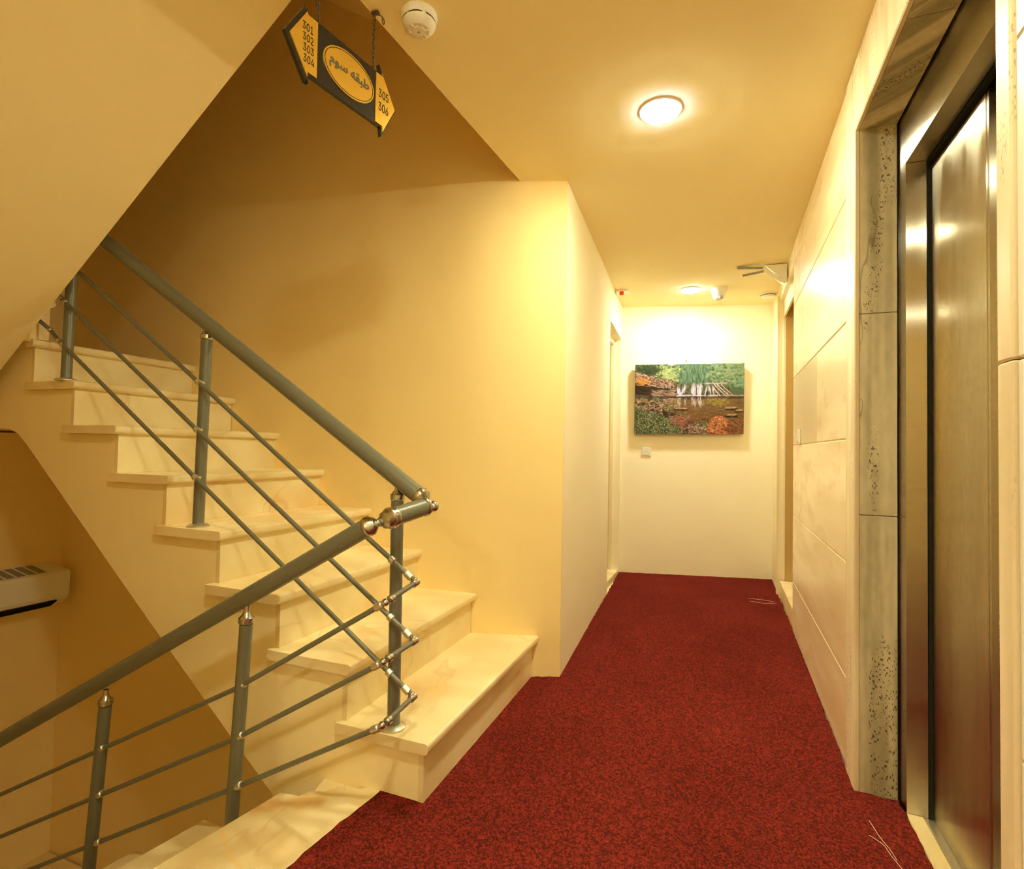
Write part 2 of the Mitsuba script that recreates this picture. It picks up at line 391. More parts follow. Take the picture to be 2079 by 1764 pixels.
struct('wall_shaft', cat(bx(0.74, 0.78, 0.5, 2.4, -0.1, 2.3), bx(0.60, 0.75, 2.15, 2.2, -0.1, 2.3), bx(0.60, 0.75, 0.5, 0.55, -0.1, 2.3)), 'grey_plastic', 'dark elevator shaft behind the steel door')

# right door: recess, frame, leaf, raised marble step
dr2 = thing('door_2', 'narrow ochre door recess in the right wall past the stone tiles', 'door')
labels[dr2] = {'label': 'ochre door recess in the right wall past the stone tiles', 'kind': 'structure'}
obj('frame', cat(bx(0.428, 0.440, DR1 - 0.012, DR1 - 0.001, 0.11, DRZ - 0.001), bx(0.428, 0.440, DR0 + 0.001, DR1 - 0.012, DRZ - 0.125, DRZ - 0.001), bx(0.428, 0.440, DR1 - 0.013, DR1 - 0.001, 0.11, 0.12)), 'pale_plaster', dr2, False)
obj('jamb', bx(0.441, 0.521, DR1 - 0.022, DR1 - 0.001, 0.11, DRZ - 0.001), 'door_paint', dr2, False)
obj('jamb', bx(0.441, 0.521, DR0 + 0.001, DR1 - 0.023, DRZ - 0.06, DRZ - 0.001), 'door_paint', dr2, False)
obj('leaf', bx(0.522, 0.56, DR0 + 0.001, DR1 - 0.001, 0.11, DRZ - 0.001, 0.003), 'door_paint', dr2, False)
obj('step', bx(XR + 0.008, 0.56, DR0 + 0.001, DR1 - 0.03, -0.02, 0.11, 0.003), 'marble', dr2, False)
obj('casing', bx(XR - 0.012, XR - 0.0005, DR1, DR1 + 0.05, 0.0, DRZ + 0.04), 'plaster', dr2, False)

# left door: frame and leaf deep in the recess, marble threshold
dr3 = thing('door_3', 'door recess at the far end of the left wall', 'door')
labels[dr3] = {'label': 'door recess at the far end of the left wall', 'kind': 'structure'}
xa = left_x(DL1)
obj('frame', cat(bx(xa - 0.085, xa - 0.058, DL0 + 0.001, DL1 - 0.001, DLZ - 0.045, DLZ - 0.001), bx(xa - 0.085, xa - 0.058, DL1 - 0.022, DL1 - 0.001, 0.023, DLZ - 0.044)), 'pale_plaster', dr3, False)
obj('jamb', bx(xa - 0.215, xa - 0.0855, DL1 - 0.010, DL1 - 0.001, 0.0, DLZ - 0.001), 'plaster', dr3, False)
obj('leaf', bx(xa - 0.215, xa - 0.180, DL0 + 0.001, DL1 - 0.0105, 0.0, DLZ - 0.001), 'door_paint', dr3, False)
obj('threshold', bx(xa - 0.108, xa - 0.004, DL0 + 0.001, DL1 - 0.001, -0.03, 0.022, 0.003), 'marble', dr3, False)

# ================================================================ carpet and marble border
def ragged(pts, amp, step=0.03):
    out = []
    for a, b in zip(pts, pts[1:] + pts[:1]):
        a, b = np.array(a), np.array(b)
        L = np.linalg.norm(b - a); n = max(1, int(L / step)); nn = np.array([-(b - a)[1], (b - a)[0]]) / max(L, 1e-9)
        for i in range(n):
            out.append(a + (b - a) * i / n + nn * amp * (rng.random() - 0.5) * (1 if i else 0))
    return out
carpet_pts = [(-1.0, -3.4), (-1.0, 1.08), (-0.965, 1.468), (-0.838, 1.455), (-0.853, 2.39), (-0.70, 2.462), (left_x(DL0) + 0.004, DL0), (left_x(DL1) + 0.002, DL1), (-0.83, 4.79), (0.397, 5.078), (0.397, DR1), (XR + 0.004, DR0), (XR - 0.004, YJ + 0.13), (XR - 0.004, YJ - 0.002), (0.509, YJ - 0.006), (0.509, YN + 0.002), (XR - 0.008, YN + 0.002), (XR - 0.008, -3.4)]
cp = Polygon(ragged(carpet_pts, 0.010)).buffer(0)
ck = thing('carpet', 'dark red fitted carpet running down the corridor', 'carpet')
obj('pile', extr(cp, -0.030, 0.0), 'carpet_pile', ck, False)

# a few pale frayed threads lie on the carpet
th = [([(0.40, 1.86), (0.41, 1.80), (0.425, 1.74), (0.43, 1.71)], 'pale thread hanging from the foot of the travertine jamb'),
      ([(0.385, 1.79), (0.415, 1.76), (0.42, 1.72), (0.44, 1.66)], 'curled pale thread on the carpet near the elevator sill'),
      ([(0.395, 1.60), (0.412, 1.555), (0.425, 1.51), (0.43, 1.47)], 'straight pale thread on the carpet at the bottom edge'),
      ([(0.405, 1.56), (0.43, 1.60), (0.45, 1.58), (0.475, 1.56)], 'hooked pale thread on the carpet beside the elevator sill'),
      ([(0.36, 4.26), (0.28, 4.24), (0.19, 4.25)], 'pale frayed thread on the carpet near the right door step'),
      ([(0.355, 4.30), (0.27, 4.34), (0.18, 4.33)], 'second frayed thread beyond the right door step')]
for pts, lab in th:
    P2 = np.array(pts); t = np.linspace(0, len(P2) - 1, 16)
    xx, yy = np.interp(t, range(len(P2)), P2[:, 0]), np.interp(t, range(len(P2)), P2[:, 1])
    k = obj('carpet_thread', tube(np.stack([xx, yy, 0.0012 + 0.0008 * np.sin(t * 4)], 1), 0.0009 if P2[0, 1] < 3 else 0.0014, 6), 'thread', None, True)
    labels[k] = {'label': lab, 'category': 'thread', 'group': 'frayed threads on the carpet'}

# marble border at the head of the descending flight: two slabs with a ragged far end
mb = thing('marble_border', 'veined marble border between the red carpet and the descending stairs', 'stone border')
def nose_x(y):
    return -1.236 - 0.186 * (1.328 - y)
yj0 = 0.93
s1 = Polygon([(nose_x(1.318), 1.318), (-1.175, 1.325), (-1.16, 1.36), (-1.12, 1.372), (-1.10, 1.40), (-1.03, 1.425), (-0.962, 1.468), (-0.999, 1.078), (-1.0, yj0 + 0.02), (nose_x(yj0), yj0)])
s2 = Polygon([(nose_x(yj0 - 0.003), yj0 - 0.003), (-1.0, yj0 + 0.017), (-1.0, 0.362), (nose_x(0.362), 0.362)])
for s in (s1, s2):
    m = extr(s, -0.034, -0.004)
    obj('slab', m, 'marble', mb, False)
obj('rubble', cat(extr(Polygon([(-1.16, 1.365), (-1.12, 1.38), (-1.10, 1.41), (-1.03, 1.44), (-1.0, 1.455), (-1.18, 1.455)]), -0.034, -0.014), bx(-1.11, -1.085, 1.41, 1.43, -0.016, -0.006, 0.004)), 'plaster', mb, False)
obj('riser', extr(Polygon([(nose_x(1.318) + 0.030, 1.318), (nose_x(0.362) + 0.030, 0.362), (nose_x(0.362) + 0.054, 0.362), (nose_x(1.318) + 0.054, 1.318)]), -0.645, -0.036), 'marble', mb, False)

# ================================================================ stairs
R, TR = 0.1852, 0.2796
X1 = -0.789
YS = 1.436                        # near face of the flight (stringer)
YT = 1.411                        # near ends of the treads
def nosing(poly_fn, x_nose, x_back, z, th, y0, yfar):
    r = th * 0.42
    t = np.linspace(-math.pi / 2, math.pi / 2, 7)
    pts = [(x_back, z - th), (x_nose - r, z - th)] + [(x_nose - r + r * math.cos(a), z - th + r + r * math.sin(a)) for a in np.linspace(-math.pi / 2, 0, 5)[1:]] \
        + [(x_nose - r * 0.7 + r * 0.7 * math.cos(a), z - r * 0.7 + r * 0.7 * math.sin(a)) for a in np.linspace(0, math.pi / 2, 5)] + [(x_back, z)]
    return prism_y(Polygon(pts), y0, yfar)

st = thing('staircase', 'cream marble staircase rising to the left from the red carpet', 'stairs')
pts = [(X1 - 0.045, -0.02)]
for i in range(8):
    xf = X1 - 0.045 - i * TR
    pts += [(xf, (i + 1) * R - 0.034), (xf - TR, (i + 1) * R - 0.034)]
pts[-1] = (-3.80, 8 * R - 0.034)
pts += [(-3.80, 1.10), (-3.03, 1.10), (-2.93, 1.095), (-2.87, 1.075), (-2.81, 1.033), (-2.063, 0.424), (-1.61, 0.062), (-1.395, -0.105), (-1.33, -0.20), (-1.16, -0.36), (-0.98, -0.36), (-0.98, -0.02)]
obj('body', prism_y(Polygon(pts), YS, lambda x: wall_y(x) - 0.001), 'plaster', st, False, 'cream painted side and underside')
near_off = [0.0, -0.012, -0.028, -0.008, 0.012, -0.016, 0.008, 0.004]
for i in range(8):
    xn = X1 - i * TR
    back = xn - TR - 0.052 if i < 7 else -3.798
    z = (i + 1) * R
    y0 = YT + near_off[i] * 0.4
    obj('tread', nosing(None, xn, back, z, 0.033, y0, lambda x: wall_y(x) - 0.0015), 'marble', st, 30)
    rx = xn - 0.026
    z0 = i * R + 0.0005 if i else -0.028
    obj('riser', prism_y(Polygon([(rx, z0), (rx, z - 0.0335), (rx - 0.0185, z - 0.0335), (rx - 0.0185, z0)]), YS - 0.002, lambda x: wall_y(x) - 0.0015), 'marble', st, False)

# winder at the half landing: two more risers turning towards the camera
wd = thing('staircase', 'short winder flight at the half landing above the top of the marble stairs', 'stairs')
obj('body', cat(bx(-3.795, -2.7635, 0.40, 1.434, 1.47, 1.632), bx(-3.795, -3.225, 0.40, 1.434, 1.09, 1.47)), 'plaster', wd, False)
def slab_y(x0, x1, yn, yb, z, th):
    r = th / 2
    t = np.linspace(-math.pi / 2, math.pi / 2, 9)
    pts = [(yb, z - th)] + [(yn - r + r * math.cos(a), z - r + r * math.sin(a)) for a in t] + [(yb, z)]
    m = trimesh.creation.extrude_polygon(Polygon(pts), x1 - x0, engine='earcut')
    v = m.vertices
    return trimesh.Trimesh(np.stack([v[:, 2] + x0, v[:, 0], v[:, 1]], 1), m.faces, process=False)
obj('riser', bx(-3.795, -2.750, 1.4345, 1.472, 1.4825, 1.632), 'marble', wd, False)
obj('tread', slab_y(-3.795, -2.7625, 1.500, 1.18, 1.667, 0.034), 'marble', wd, 30)
obj('riser', bx(-3.795, -2.7635, 1.17, 1.186, 1.6675, 1.817), 'marble', wd, False)
obj('tread', slab_y(-3.795, -2.7625, 1.21, 0.37, 1.852, 0.034), 'marble', wd, 30)

# flight above: only its sloping underside shows
up = thing('staircase', 'sloping cream underside of the flight above, filling the upper left corner', 'stairs')
def soff(x):
    return 1.530 + 0.765 * (x + 2.63)
top = []
k = 0
xx, zz = -2.76, 1.852
while zz < 2.95:
    top += [(xx, zz), (xx, min(zz + R, 2.97))]
    xx += TR; zz += R
top += [(-1.04, 2.97)]
body = Polygon([(-3.22, soff(-3.20)), (-3.20, soff(-3.20)), (-1.04, soff(-1.04))] + top[::-1] + [(-2.7615, 1.852), (-2.7615, 1.469), (-3.22, 1.469)]).buffer(0)
obj('body', prism_y(body, 0.365, 1.365), 'ceiling_paint', up, False)

# flight of the next storey closing the stairwell overhead
ov = thing('staircase', 'dark underside of the next storey flight high in the stairwell', 'stairs')
obj('body', prism_y(Polygon([(-0.91, 2.75), (-3.6, 4.42), (-3.79, 4.42), (-3.79, 4.58), (-3.5, 4.58), (-0.91, 2.98)]), YS, lambda x: wall_y(x) - 0.001), 'ochre_plaster', ov, False)

# descending flight
dn = thing('staircase', 'marble staircase descending to the left behind the grey railing', 'stairs')
TD = 0.318
def dnose(k, y):
    return nose_x(y) - k * TD - (0.012 if k else 0)
ptsd = [(-1.26, -R - 0.036)]
for k in range(1, 8):
    xb = dnose(k, 0.8) + 0.03
    ptsd += [(xb, -k * R - 0.036), (xb, -(k + 1) * R - 0.036)]
ptsd += [(dnose(7, 0.8) - 0.3, -8 * R - 0.036), (dnose(7, 0.8) - 0.3, -1.75), (-1.26, -0.62)]
ptsd = [p for i, p in enumerate(ptsd) if i == 0 or p != ptsd[i - 1]]
obj('body', prism_y(Polygon(ptsd).buffer(0), 0.366, 1.325), 'plaster', dn, False)
for k in range(1, 8):
    z = -k * R
    a0, a1 = dnose(k, 0.366), dnose(k, 1.338)
    m = nosing(None, 0.0, -1.0, z, 0.033, 0.366, 1.338)
    v = np.array(m.vertices)
    nx = a0 + (a1 - a0) * (v[:, 1] - 0.366) / (1.338 - 0.366)
    v[:, 0] = np.where(v[:, 0] < -0.5, nx + TD + 0.038, nx + v[:, 0])
    obj('tread', trimesh.Trimesh(v, m.faces, process=False), 'marble', dn, 30)
obj('landing', bx(-3.799, -2.45, 0.366, 2.14, -1.56, -1.44), 'marble', dn, False)

# ================================================================ railing
ra = thing('stair_railing', 'grey metal stair railing with chrome joints around the stairwell', 'railing')
YU, YD = 1.457, 1.280
def cap(x, y, z, sx=0.0):
    """chrome cone on a post with a short stem that carries the handrail"""
    return lathe([(0, 0.0185), (0.08, 0.0225), (0.34, 0.0225), (0.42, 0.018), (0.62, 0.010), (0.70, 0.009), (1.0, 0.0085)], (x, y, z), (x + sx, y, z + 0.055), 20)
# handrails
HU0, HU1 = np.array([-0.867, YU, 0.900]), np.array([-2.76, YU, 2.121])
HD0, HD1 = np.array([-0.920, YD, 0.824]), np.array([-2.95, YD, -0.312])
HR = 0.0265
obj('handrail', rod(HU0, HU1, HR, 24), 'rail_paint', ra, 40)
obj('handrail', rod(HD0, HD1, HR, 24), 'rail_paint', ra, 40)
CA, CB = np.array([-0.838, 1.432, 0.868]), np.array([-0.866, 1.325, 0.849])
obj('handrail', rod(CA, CB, HR, 24), 'rail_paint', ra, 40)
def unit(v):
    return v / np.linalg.norm(v)
du = unit(HU0 - HU1)
obj('elbow', cat(lathe([(0, 0.0275), (0.15, 0.030), (0.35, 0.028), (0.6, 0.029), (0.8, 0.022), (1, 0.008)], HU0 - du * 0.004, HU0 + du * 0.034, 24),
                 lathe([(0, 0.0275), (0.2, 0.030), (0.5, 0.029), (0.75, 0.022), (1, 0.016)], CA, CA + unit(CA - CB) * 0.028, 24),
                 ball(CA + unit(CA - CB) * 0.030 + np.array([0.012, 0, -0.004]), 0.0175)), 'chrome', ra, 40, 'chrome ball joint')
dd = unit(HD0 - HD1); dc = unit(CB - CA)
M = (CB + HD0) / 2
obj('elbow', cat(lathe([(0, 0.0275), (0.10, 0.029), (0.3, 0.0275), (0.36, 0.031), (0.5, 0.031), (0.56, 0.027), (0.85, 0.024), (1, 0.012)], CB - dc * 0.004, CB + dc * 0.044, 24),
                 lathe([(0, 0.0272), (0.12, 0.0290), (0.35, 0.0285), (0.42, 0.0265), (0.75, 0.0205), (1, 0.012)], HD0 - dd * 0.006, HD0 + dd * 0.026, 24),
                 ball(M, 0.0150)), 'chrome', ra, 40, 'chrome ball joint')
# posts: (foot, head) with a slight lean as they stand
PR = 0.0195
posts = [((-0.937, YU, R), (-0.943, YU, 0.880)), ((-1.800, 1.462, 4 * R), (-1.783, YU, 1.430)), ((-2.545, 1.430, 7 * R), (-2.580, YU, 1.935)),
         ((-1.396, YD, -R), (-1.358, YD, 0.497)), ((-2.052, YD, -3 * R), (-1.989, YD, 0.133))]
for f_, h_ in posts:
    f_, h_ = np.array(f_), np.array(h_)
    p = obj('post', rod(f_ + [0, 0, 0.001], h_, PR, 20), 'rail_paint', ra, 40)
    obj('cap', cap(*h_), 'chrome', p, 40, 'chrome cone cap')
    obj('foot_flange', lathe([(0, 0.038), (0.4, 0.038), (0.8, 0.030), (1, 0.021)], f_ + [0, 0, 0.0005], f_ + [0, 0, 0.013], 24), 'dull_chrome', p, 40)
# infill rails
RR = 0.0076
sl_u = (1.267 - 0.700) / (1.773 - 0.932)
def collar(a, b, r=0.0108):
    return lathe([(0, 0.008), (0.1, r), (0.9, r), (1, 0.008)], a, b, 14)
ends_u, ends_d = [], []
for ze, zp in ((0.649, 1.267), (0.476, 1.094), (0.311, 0.921)):
    a = np.array([-0.866, 1.425, ze + 0.006]); s = (zp - ze) / (1.775 - 0.859)
    b = np.array([-2.60, 1.425, ze + s * (2.60 - 0.859)])
    rl = obj('rail', rod(a, b, RR, 12), 'rail_paint', ra, 40)
    d = unit(b - a)
    obj('end_collar', collar(a - d * 0.002, a + d * 0.026), 'dull_chrome', rl, 40)
    for px in (-0.936, -1.777, -2.565):
        q = a + d * ((px - a[0]) / d[0])
        obj('coupling', cat(collar(q - d * 0.009, q + d * 0.009, 0.0115), rod(q, q + [0, 0.02, 0], 0.006, 10)), 'dull_chrome', rl, 40)
    ends_u.append(a)
    # short bend that climbs with the winder
    e = obj('rail', cat(rod(b, b + [-0.055, 0.0, 0.045], RR, 12), rod(b + [-0.055, 0, 0.045], b + [-0.10, -0.06, 0.115], RR, 12)), 'rail_paint', ra, 40)
    obj('coupling', ball(b + [-0.055, 0, 0.045], 0.0115), 'dull_chrome', e, 40)
    obj('coupling', collar(b - d * 0.002, b - d * 0.02), 'dull_chrome', e, 40)
for (x0, z0), (x1, z1), (x2, z2), (x3, z3) in (((-0.855, 0.623), (-1.322, 0.337), (-1.959, -0.012), (-2.571, -0.321)), ((-0.858, 0.461), (-1.334, 0.176), (-1.988, -0.169), (-2.56, -0.464)), ((-0.856, 0.290), (-1.345, 0.019), (-2.002, -0.329), (-2.504, -0.571))):
    a = np.array([x0 - 0.012, YD - 0.004, z0 - 0.008])
    # runs from the joint to the first post, then post to post
    xs_ = [x0, x1, x2, x3]
    p1 = np.array([-1.358 - 0.03, YD - 0.004, z1 + (-1.388 - x1) * (z1 - z0) / (x1 - x0)])
    p2 = np.array([-2.02, YD - 0.004, z2 - 0.03 * 0.55])
    rl = obj('rail', tube([a, p1, p2, p2 + (p2 - p1) * 1.35], RR, 12), 'rail_paint', ra, 40)
    d = unit(p1 - a)
    obj('end_collar', collar(a - d * 0.002, a + d * 0.026), 'dull_chrome', rl, 40)
    for q, s in ((p1, 0.030), (p2, 0.036)):
        obj('coupling', cat(collar(q - d * (s + 0.012) , q - d * (s - 0.012), 0.0115)), 'dull_chrome', rl, 40)
    ends_d.append(a)
for a, b in zip(ends_u, ends_d):
    # short link from the rising rail's elbow to the descending rail's ball joint
    o = a + np.array([0.016, 0, -0.010]); q = b + np.array([0.014, 0.012, 0.010])
    lk = obj('link', rod(o, q, RR, 12), 'rail_paint', ra, 40)
    d = unit(q - o)
    obj('elbow', cat(ball(a + np.array([0.010, 0, -0.006]), 0.0105), lathe([(0, 0.008), (0.2, 0.0112), (0.9, 0.0112), (1, 0.009)], o - d * 0.010, o + d * 0.018, 14)), 'chrome', lk, 40)
    obj('joint', cat(ball(q * 0.5 + b * 0.5, 0.0105), lathe([(0, 0.009), (0.15, 0.0112), (0.85, 0.0112), (1, 0.008)], q - d * 0.022, q - d * 0.002, 14)), 'chrome', lk, 40)

# ================================================================ hanging sign
sg = thing('hanging_sign', 'black and gold double arrow room sign hung on chains from the ceiling edge', 'sign')
phi = 0.167
SD = np.array([math.sin(phi), math.cos(phi), 0.0])           # reading direction
SN = np.array([math.cos(phi), -math.sin(phi), 0.0])          # faces the corridor
S0 = np.array([-0.991, 1.103, 2.147])                        # upper left corner of the centre field
def place(m):
    """sign plane (u along the board, v up from the upper edge, w out of the face) to the world"""
    v = np.asarray(m.vertices)
    return trimesh.Trimesh(S0 + v[:, :1] * SD + v[:, 1:2] * np.array([0, 0, 1.0]) + v[:, 2:3] * SN, m.faces, process=False)
def plate(poly, w0, w1):
    return place(extr(poly, w0, w1))
L, HS = 0.206, 0.150
LT = [(0.0, 0.0), (-0.031, 0.0), (-0.034, 0.010), (-0.086, -0.080), (-0.028, -0.166), (-0.028, -0.150), (0.0, -0.150)]
RTp = [(L, 0.0), (L + 0.0255, 0.0), (L + 0.021, 0.016), (L + 0.083, -0.074), (L + 0.031, -0.170), (L + 0.029, -0.150), (L, -0.150)]
outer = Polygon(LT + RTp[::-1]).buffer(0)
back = outer.union(affinity.translate(Polygon(LT), -0.007, 0)).buffer(0.003, join_style=2)
obj('board', plate(back, -0.012, 0.0), 'sign_black', sg, False)
gl = Polygon(LT).buffer(-0.0015, join_style=2)
gr = Polygon(RTp).buffer(-0.0015, join_style=2)
aL = obj('arrow_plate', plate(gl, 0.0002, 0.003), 'sign_gold', sg, False, 'gold left arrow with 301 302 303 304')
aR = obj('arrow_plate', plate(gr, 0.0002, 0.003), 'sign_gold', sg, False, 'gold right arrow with 305 306')
def lettering(text, u, v, h, parent):
    m = meshkit.text_mesh(text, h, 0.0008, False)
    m.apply_transform(np.diag([0.66, 1, 1, 1]))
    m.apply_translation([u, v, 0.0031])
    obj('lettering', place(m), 'sign_black', parent, False)
for i, t in enumerate(('301', '302', '303', '304')):
    lettering(t, -0.0495 + 0.0017 * i, -0.0455 - 0.0272 * i, 0.0195, aL)
for i, t in enumerate(('305', '306')):
    lettering(t, L + 0.0115, -0.068 - 0.0395 * i, 0.0245, aR)
ov_c = (0.1085, -0.0725)
el = affinity.translate(affinity.scale(Point(0, 0).buffer(1.0, 40), 0.091, 0.0600), *ov_c)
el2 = affinity.translate(affinity.scale(Point(0, 0).buffer(1.0, 40), 0.0870, 0.0560), *ov_c)
el3 = affinity.translate(affinity.scale(Point(0, 0).buffer(1.0, 40), 0.0852, 0.0542), *ov_c)
ovp = obj('oval_plate', plate(el, 0.0002, 0.003), 'sign_gold', sg, False, 'gold oval with dark Persian lettering')
obj('ring', plate(el2.difference(el3), 0.0031, 0.0036), 'sign_black', ovp, False)
AR = [([(12,8),(14,26),(24,40),(38,49),(56,55),(56,67),(79,67),(82,6),(89,-4),(113,-5),(107,11),(108,26),(112,34),(118,41),(128,47),(146,50),(160,43),(170,30),(172,12),(166,-2),(167,-4),(195,-3),(201,8),(204,27),(207,28),(226,24),(224,3),(228,-2),(238,-5),(251,-5),(258,5),(255,90),(277,90),(281,31),(304,42),(326,44),(340,39),(350,28),(353,19),(351,-2),(340,-15),(322,-23),(296,-28),(232,-27),(217,-22),(212,-17),(202,-24),(190,-27),(158,-26),(139,-22),(119,-26),(88,-27),(70,-21),(63,-15),(40,-16),(31,-13),(16,-2)],[[(281,-3),(282,-5),(295,-6),(316,-2),(326,2),(330,6),(331,12),(324,21),(310,21),(295,13)],[(130,16),(131,8),(139,1),(147,7),(150,15),(148,23),(140,28),(133,24)],[(35,14),(39,10),(45,8),(58,9),(58,32),(53,32),(42,27),(36,22)]]),([(198,-56),(199,-48),(206,-42),(215,-43),(220,-49),(220,-57),(215,-63),(206,-64)],[]),([(143,73),(145,82),(151,86),(160,85),(165,79),(165,72),(158,65),(147,67)],[]),([(115,73),(117,82),(123,86),(132,85),(137,79),(137,72),(130,65),(119,67)],[]),([(-264,-42),(-239,-36),(-228,-30),(-229,-28),(-251,-23),(-259,-15),(-261,-8),(-261,3),(-256,18),(-244,32),(-237,36),(-223,37),(-213,33),(-205,25),(-199,14),(-195,-5),(-179,-5),(-171,-2),(-167,4),(-162,26),(-142,22),(-144,9),(-143,-1),(-135,-5),(-123,-4),(-116,3),(-110,28),(-91,24),(-92,-1),(-84,-5),(-75,-5),(-67,-2),(-64,4),(-73,41),(-50,48),(-42,16),(-42,-2),(-47,-14),(-59,-24),(-70,-27),(-85,-27),(-96,-24),(-103,-18),(-115,-26),(-138,-27),(-155,-19),(-169,-26),(-198,-28),(-213,-48),(-230,-58),(-245,-62),(-260,-62)],[[(-238,0),(-232,-6),(-219,-5),(-220,6),(-227,13),(-231,13),(-237,8)]]),([(-354,-47),(-353,-26),(-344,-10),(-324,0),(-297,2),(-300,15),(-307,21),(-317,21),(-330,10),(-346,19),(-342,27),(-334,36),(-321,43),(-305,44),(-292,39),(-281,27),(-276,15),(-276,-12),(-280,-23),(-315,-20),(-328,-26),(-332,-41),(-324,-84),(-346,-88)],[])]
sc = 0.142 / 708.0
arp = []
for ext, ints in AR:
    arp.append(affinity.translate(affinity.scale(Polygon(ext, ints), sc, sc * 1.05, origin=(0, 0)), ov_c[0], ov_c[1] + 0.002).buffer(0))
obj('lettering', cat(*[plate(g_, 0.0031, 0.0042) for a in arp for g_ in getattr(a, 'geoms', [a])]), 'sign_grey', ovp, False)
def link(c, ax, flat):
    """one chain link: an oval ring, its long axis along ax"""
    t = np.linspace(0, 2 * math.pi, 17)
    p = np.stack([0.0042 * np.cos(t), np.zeros_like(t), 0.0085 * np.sin(t)], 1)
    q = np.array(c) + p[:, :1] * flat + p[:, 2:3] * ax
    return tube(q, 0.0015, 6)
for u_ in (0.004, L - 0.004):
    base = S0 + SD * u_ + SN * (-0.006)
    ztop = HC
    n = int((ztop - base[2]) / 0.0142)
    holder = sg + '__chain' + ('' if u_ < 0.1 else '_001')
    labels[holder] = {'label': 'rusty chain'}
    for i in range(n + 1):
        z = base[2] + 0.006 + i * (ztop - base[2] - 0.012) / n
        flat = SD if i % 2 else SN
        obj('link', link([base[0], base[1], z], np.array([0, 0, 1.0]), flat), 'old_iron', holder, True)
hk = S0 + SD * (L - 0.004) + SN * (-0.006)
obj('ceiling_hook', cat(bx(hk[0] - 0.010, hk[0] + 0.014, hk[1] - 0.005, hk[1] + 0.009, HC - 0.008, HC - 0.0005, 0.002), tube([[hk[0] + 0.004, hk[1] + 0.004, HC - 0.006], [hk[0] + 0.016, hk[1] + 0.010, HC - 0.010], [hk[0] + 0.022, hk[1] + 0.012, HC - 0.018]], 0.0016, 6),
                        link([hk[0] + 0.023, hk[1] + 0.012, HC - 0.028], np.array([0, 0, 1.0]), SD)), 'old_iron', sg, True)

# ================================================================ ceiling fixtures
for i, (x, y, z, s, tint) in enumerate(LAMPS):
    lab = ['round glowing ceiling downlight over the middle of the carpet, nearest to the sign', 'round glowing ceiling downlight above the picture on the end wall',
           'round glowing ceiling downlight right above the camera', 'round glowing ceiling downlight at the back end of the corridor', 'round glowing downlight on the storey below'][i]
    k = thing('ceiling_light', lab, 'ceiling light', 'round ceiling downlights')
    r = 0.071
    # flat diffuser with a bevelled rim, open upwards
    prof = [(r - 0.002, -0.0130), (r - 0.010, -0.0185), (0.0, -0.0195)]
    m = trimesh.creation.revolve(np.array([(r, -0.0015)] + prof), sections=40)
    m.apply_translation([x, y, z])
    c = m.triangles_center - np.array([x, y, z + 0.2])
    if (m.face_normals * c).sum() < 0:
        m.invert()
    key = obj('diffuser', m, 'white_plastic', k, True)
    scene[key]['emitter'] = {'type': 'area', 'radiance': rgb(*(s * np.array(tint)))}
    ring = trimesh.creation.revolve(np.array([(r + 0.001, -0.001), (r + 0.008, -0.001), (r + 0.006, -0.006), (r + 0.002, -0.007), (r + 0.001, -0.001)]), sections=40)
    ring.apply_translation([x, y, z])
    obj('ring', ring, 'white_plastic', k, 30)

def lathe_down(profile, x, y, z, n=40):
    """profile: (radius, depth below z)"""
    m = trimesh.creation.revolve(np.array([(r, -d) for r, d in profile]), sections=n)
    m.apply_translation([x, y, z])
    return m
sd = thing('smoke_detector', 'round cream smoke detector on the ceiling beside the hanging sign', 'smoke detector')
sx, sy = -0.845, 1.358
obj('base', lathe_down([(0, 0.0005), (0.052, 0.0005), (0.054, 0.004), (0.052, 0.020), (0.049, 0.0245)], sx, sy, HC), 'white_plastic', sd, 30)
obj('sensor_head', lathe_down([(0.0495, 0.0290), (0.0495, 0.031), (0.045, 0.040), (0.036, 0.048), (0.030, 0.050), (0.029, 0.047), (0.019, 0.047), (0.018, 0.052), (0.0, 0.0535)], sx, sy, HC), 'white_plastic', sd, 30)
obj('slot', lathe_down([(0.0455, 0.0243), (0.0455, 0.0295)], sx, sy, HC), 'dark_slot', sd, False, 'dark smoke inlet slots')
for a0, w in ((205, 12), (258, 4), (310, 14), (30, 14), (120, 14)):
    a0 = math.radians(a0)
    m = trimesh.creation.revolve(np.array([(0.0460, -0.0240), (0.0496, -0.0240), (0.0496, -0.0292), (0.0460, -0.0292), (0.0460, -0.0240)]), angle=math.radians(w), sections=6)
    m.apply_transform(trimesh.transformations.rotation_matrix(a0, [0, 0, 1])); m.apply_translation([sx, sy, HC])
    obj('bridge', m, 'white_plastic', sd, False)
for k in range(6):
    a = math.radians(60 * k + 12)
    m = bx(0.018, 0.031, -0.0012, 0.0012, -0.0515, -0.0465)
    m.apply_transform(trimesh.transformations.rotation_matrix(a, [0, 0, 1])); m.apply_translation([sx, sy, HC])
    obj('rib', m, 'white_plastic', sd, False)
obj('indicator', lathe_down([(0.0035, 0.0532), (0.003, 0.0545), (0, 0.055)], sx, sy, HC, 12), 'grey_plastic', sd, 30)

